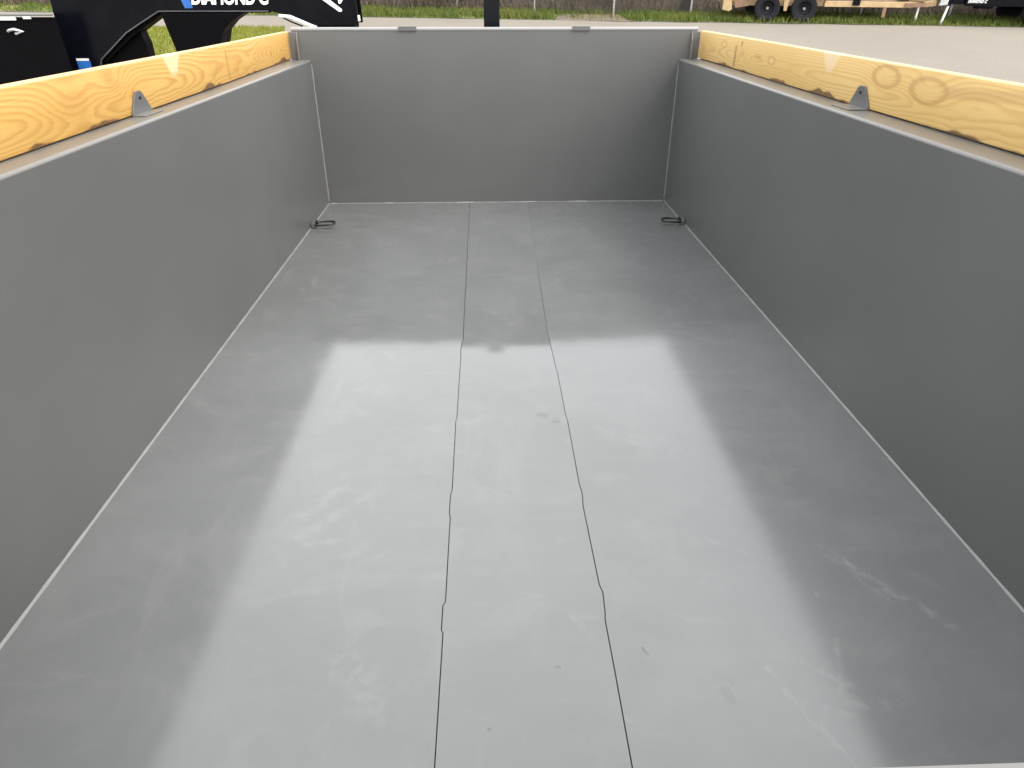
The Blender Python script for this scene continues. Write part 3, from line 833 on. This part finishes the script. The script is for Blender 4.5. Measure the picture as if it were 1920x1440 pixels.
# one sturdier trunk stands hard by a fence post
fe = thing('chain_link_fence', 'galvanised chain link fence with slim round posts running along the verge', 'fence')
p0 = None
for x, y in FP:
    if p0 is None:
        p0 = obj('post', tube((0, 0, -.1), (0, 0, 1.85), .036, 10), M['zinc'], fe, True)
        p0.location = (x, y, 0)
        obj('post_cap', tube((0, 0, 1.8505), (0, 0, 1.90), .042, 10, .01), M['zinc'], p0, True)
    else:
        c = p0.copy(); COL.objects.link(c); c.parent = fe; c.location = (x, y, 0)
        d = p0.children[0].copy(); COL.objects.link(d); d.parent = c
bmr = bmesh.new()
vs_, fs_ = [], []
for (xa, ya), (xb, yb) in zip(FP, FP[1:]):
    a, b = Vector((xa, ya - .045, 1.78)), Vector((xb, yb - .045, 1.78))
    add_tube(bmr, a, b, .02, 8)
    L = (b - a).length
    d = (b - a) / L
    d.z = 0
    step, H = .085, 1.75
    k = -H
    while k < L:
        for sg in (1, -1):
            s0, s1 = (k, k + H) if sg > 0 else (k + H, k)
            z0, z1 = .03, .03 + H
            def clip(s, z, sO, zO):
                if s < 0: f = (0 - s) / (sO - s); return 0.0, z + (zO - z) * f
                if s > L: f = (L - s) / (sO - s); return L, z + (zO - z) * f
                return s, z
            A = clip(s0, z0, s1, z1); B = clip(s1, z1, s0, z0)
            if abs(A[0] - B[0]) > .01:
                P = Vector((xa, ya - .045, 0)) + d * A[0]; P.z = A[1]
                Q = Vector((xa, ya - .045, 0)) + d * B[0]; Q.z = B[1]
                w = .0022
                i = len(vs_)
                nrm = Vector((-d.y, d.x, 0)) * w
                up = Vector((d.x * w, d.y * w, 0))
                for E_ in (P, Q): vs_ += [E_ + nrm, E_ - nrm * .5 + up, E_ - nrm * .5 - up]
                fs_ += [(i, i + 1, i + 4, i + 3), (i + 1, i + 2, i + 5, i + 4), (i + 2, i, i + 3, i + 5)]
        k += step
obj('top_rail', bmr, M['zinc'], fe, True)
wm = raw('wire_mesh', vs_, fs_, M['wire'], fe)
wm['kind'] = 'stuff'

# ------------------------------------------------------------------ brush and trees behind the fence
M['bark'] = simple('grey_brown_bark', (0.115, 0.092, 0.075), 0.9, scale=6, var=.3)
M['dark_bark'] = simple('dark_bark', (0.022, 0.019, 0.018), 0.9, scale=6, var=.3)
M['twig'] = blade_mat('brown_twigs', (0.135, 0.10, 0.078), (0.17, 0.135, 0.105), (0.09, 0.085, 0.06), .8)
M['bud'] = blade_mat('dull_green_leaves', (0.06, 0.08, 0.03), (0.09, 0.10, 0.04), (0.13, 0.10, 0.06), .8)
def stick_mesh(segs):
    v, f = [], []
    for a, b, r0, r1 in segs:
        t = (b - a)
        s = t.cross(Vector((.3, .5, .8))).normalized()
        w = s.cross(t).normalized()
        i = len(v)
        for p, r in ((a, r0), (b, r1)):
            for k in range(3): v.append(p + (s * math.cos(k * 2.0944) + w * math.sin(k * 2.0944)) * r)
        f += [(i, i + 1, i + 4, i + 3), (i + 1, i + 2, i + 5, i + 4), (i + 2, i, i + 3, i + 5)]
    return v, f
def plant(name, label, cat, x, y, h, spread, nstem, group, bark, leafy, seed):
    R = random.Random(seed)
    t = thing(name, label, cat, (x, y, -.012), R.uniform(0, 6.28), group)
    stems, twigs, lv, lf = [], [], [], []
    def grow(p, d, L, r, depth):
        for k in range(3):
            q = p + d * (L / 3) + Vector((R.gauss(0, .04), R.gauss(0, .04), 0)) * L
            (stems if depth < 2 else twigs).append((p, q, r, r * .8))
            p, r = q, r * .8
            d = (d + Vector((R.gauss(0, .16), R.gauss(0, .16), R.gauss(.05, .08)))).normalized()
            if depth < 3 and (k or depth or nstem > 1):
                for _ in range(2 if depth < 2 else 2):
                    e = (d + Vector((R.gauss(0, .75), R.gauss(0, .75), R.gauss(.0, .35)))).normalized()
                    grow(p, e, L * R.uniform(.42, .66), r * .55, depth + 1)
            if depth >= 2:
                for _ in range(leafy):
                    c = p + Vector((R.gauss(0, .09), R.gauss(0, .09), R.gauss(0, .09)))
                    s = R.uniform(.018, .04)
                    i = len(lv)
                    u = Vector((R.gauss(0, 1), R.gauss(0, 1), R.gauss(0, 1))).normalized()
                    w = u.cross(Vector((R.gauss(0, 1), R.gauss(0, 1), .3))).normalized()
                    lv.extend([c - u * s, c + w * s * .6, c + u * s, c - w * s * .6])
                    lf.append((i, i + 1, i + 2, i + 3))
    for k in range(nstem):
        a = R.uniform(0, 6.28)
        d = Vector((math.cos(a) * spread, math.sin(a) * spread, 1)).normalized()
        grow(Vector((math.cos(a) * .08 * (nstem > 1), math.sin(a) * .08 * (nstem > 1), -.05)), d, h * R.uniform(.6, .8), .028 * h / 2.4 * (2.2 if nstem == 1 else 1), 0)
    v, f = stick_mesh(stems); raw('trunk', v, f, bark, t)
    v, f = stick_mesh(twigs); raw('twigs', v, f, M['twig'], t)
    if lf: raw('crown', lv, lf, M['bud'], t)
    return t
hx = [-22, -19, -16.5, -13.6, -11, -8.6, -6.1, -4.4, -2.5, -.6, 1.0, 2.9, 4.8, 8.2, 10.4, 12.7, 15.2, 18.0, 21.0]
for i, x in enumerate(hx):
    fy = np.interp(x, [q[0] for q in FP], [q[1] for q in FP])
    plant('bare_shrub', 'bare brown many stemmed shrub tangled behind the chain link fence', 'shrub', x + random.uniform(-.4, .4), fy + random.uniform(.9, 2.0),
          random.uniform(2.0, 3.0), .55, 6, 'bare shrubs behind the fence', M['bark'], 2 if i % 3 else 5, 100 + i)
plant('bare_tree', 'dark trunked tree close behind a fence post right of the black jack post', 'tree', 6.52, 21.50, 7.5, .015, 1, None, M['dark_bark'], 3, 55)
for i, (x, y) in enumerate([(-17, 31.5), (-10.5, 29.2), (-4.6, 28.3), (.8, 27.2), (10.6, 26.4), (16.4, 25.2)]):
    plant('bare_tree', 'grey branched bare tree standing well back in the brush', 'tree', x, y, random.uniform(5.5, 7.5), .06, 1, 'trees back in the brush', M['bark'], 3, 300 + i)
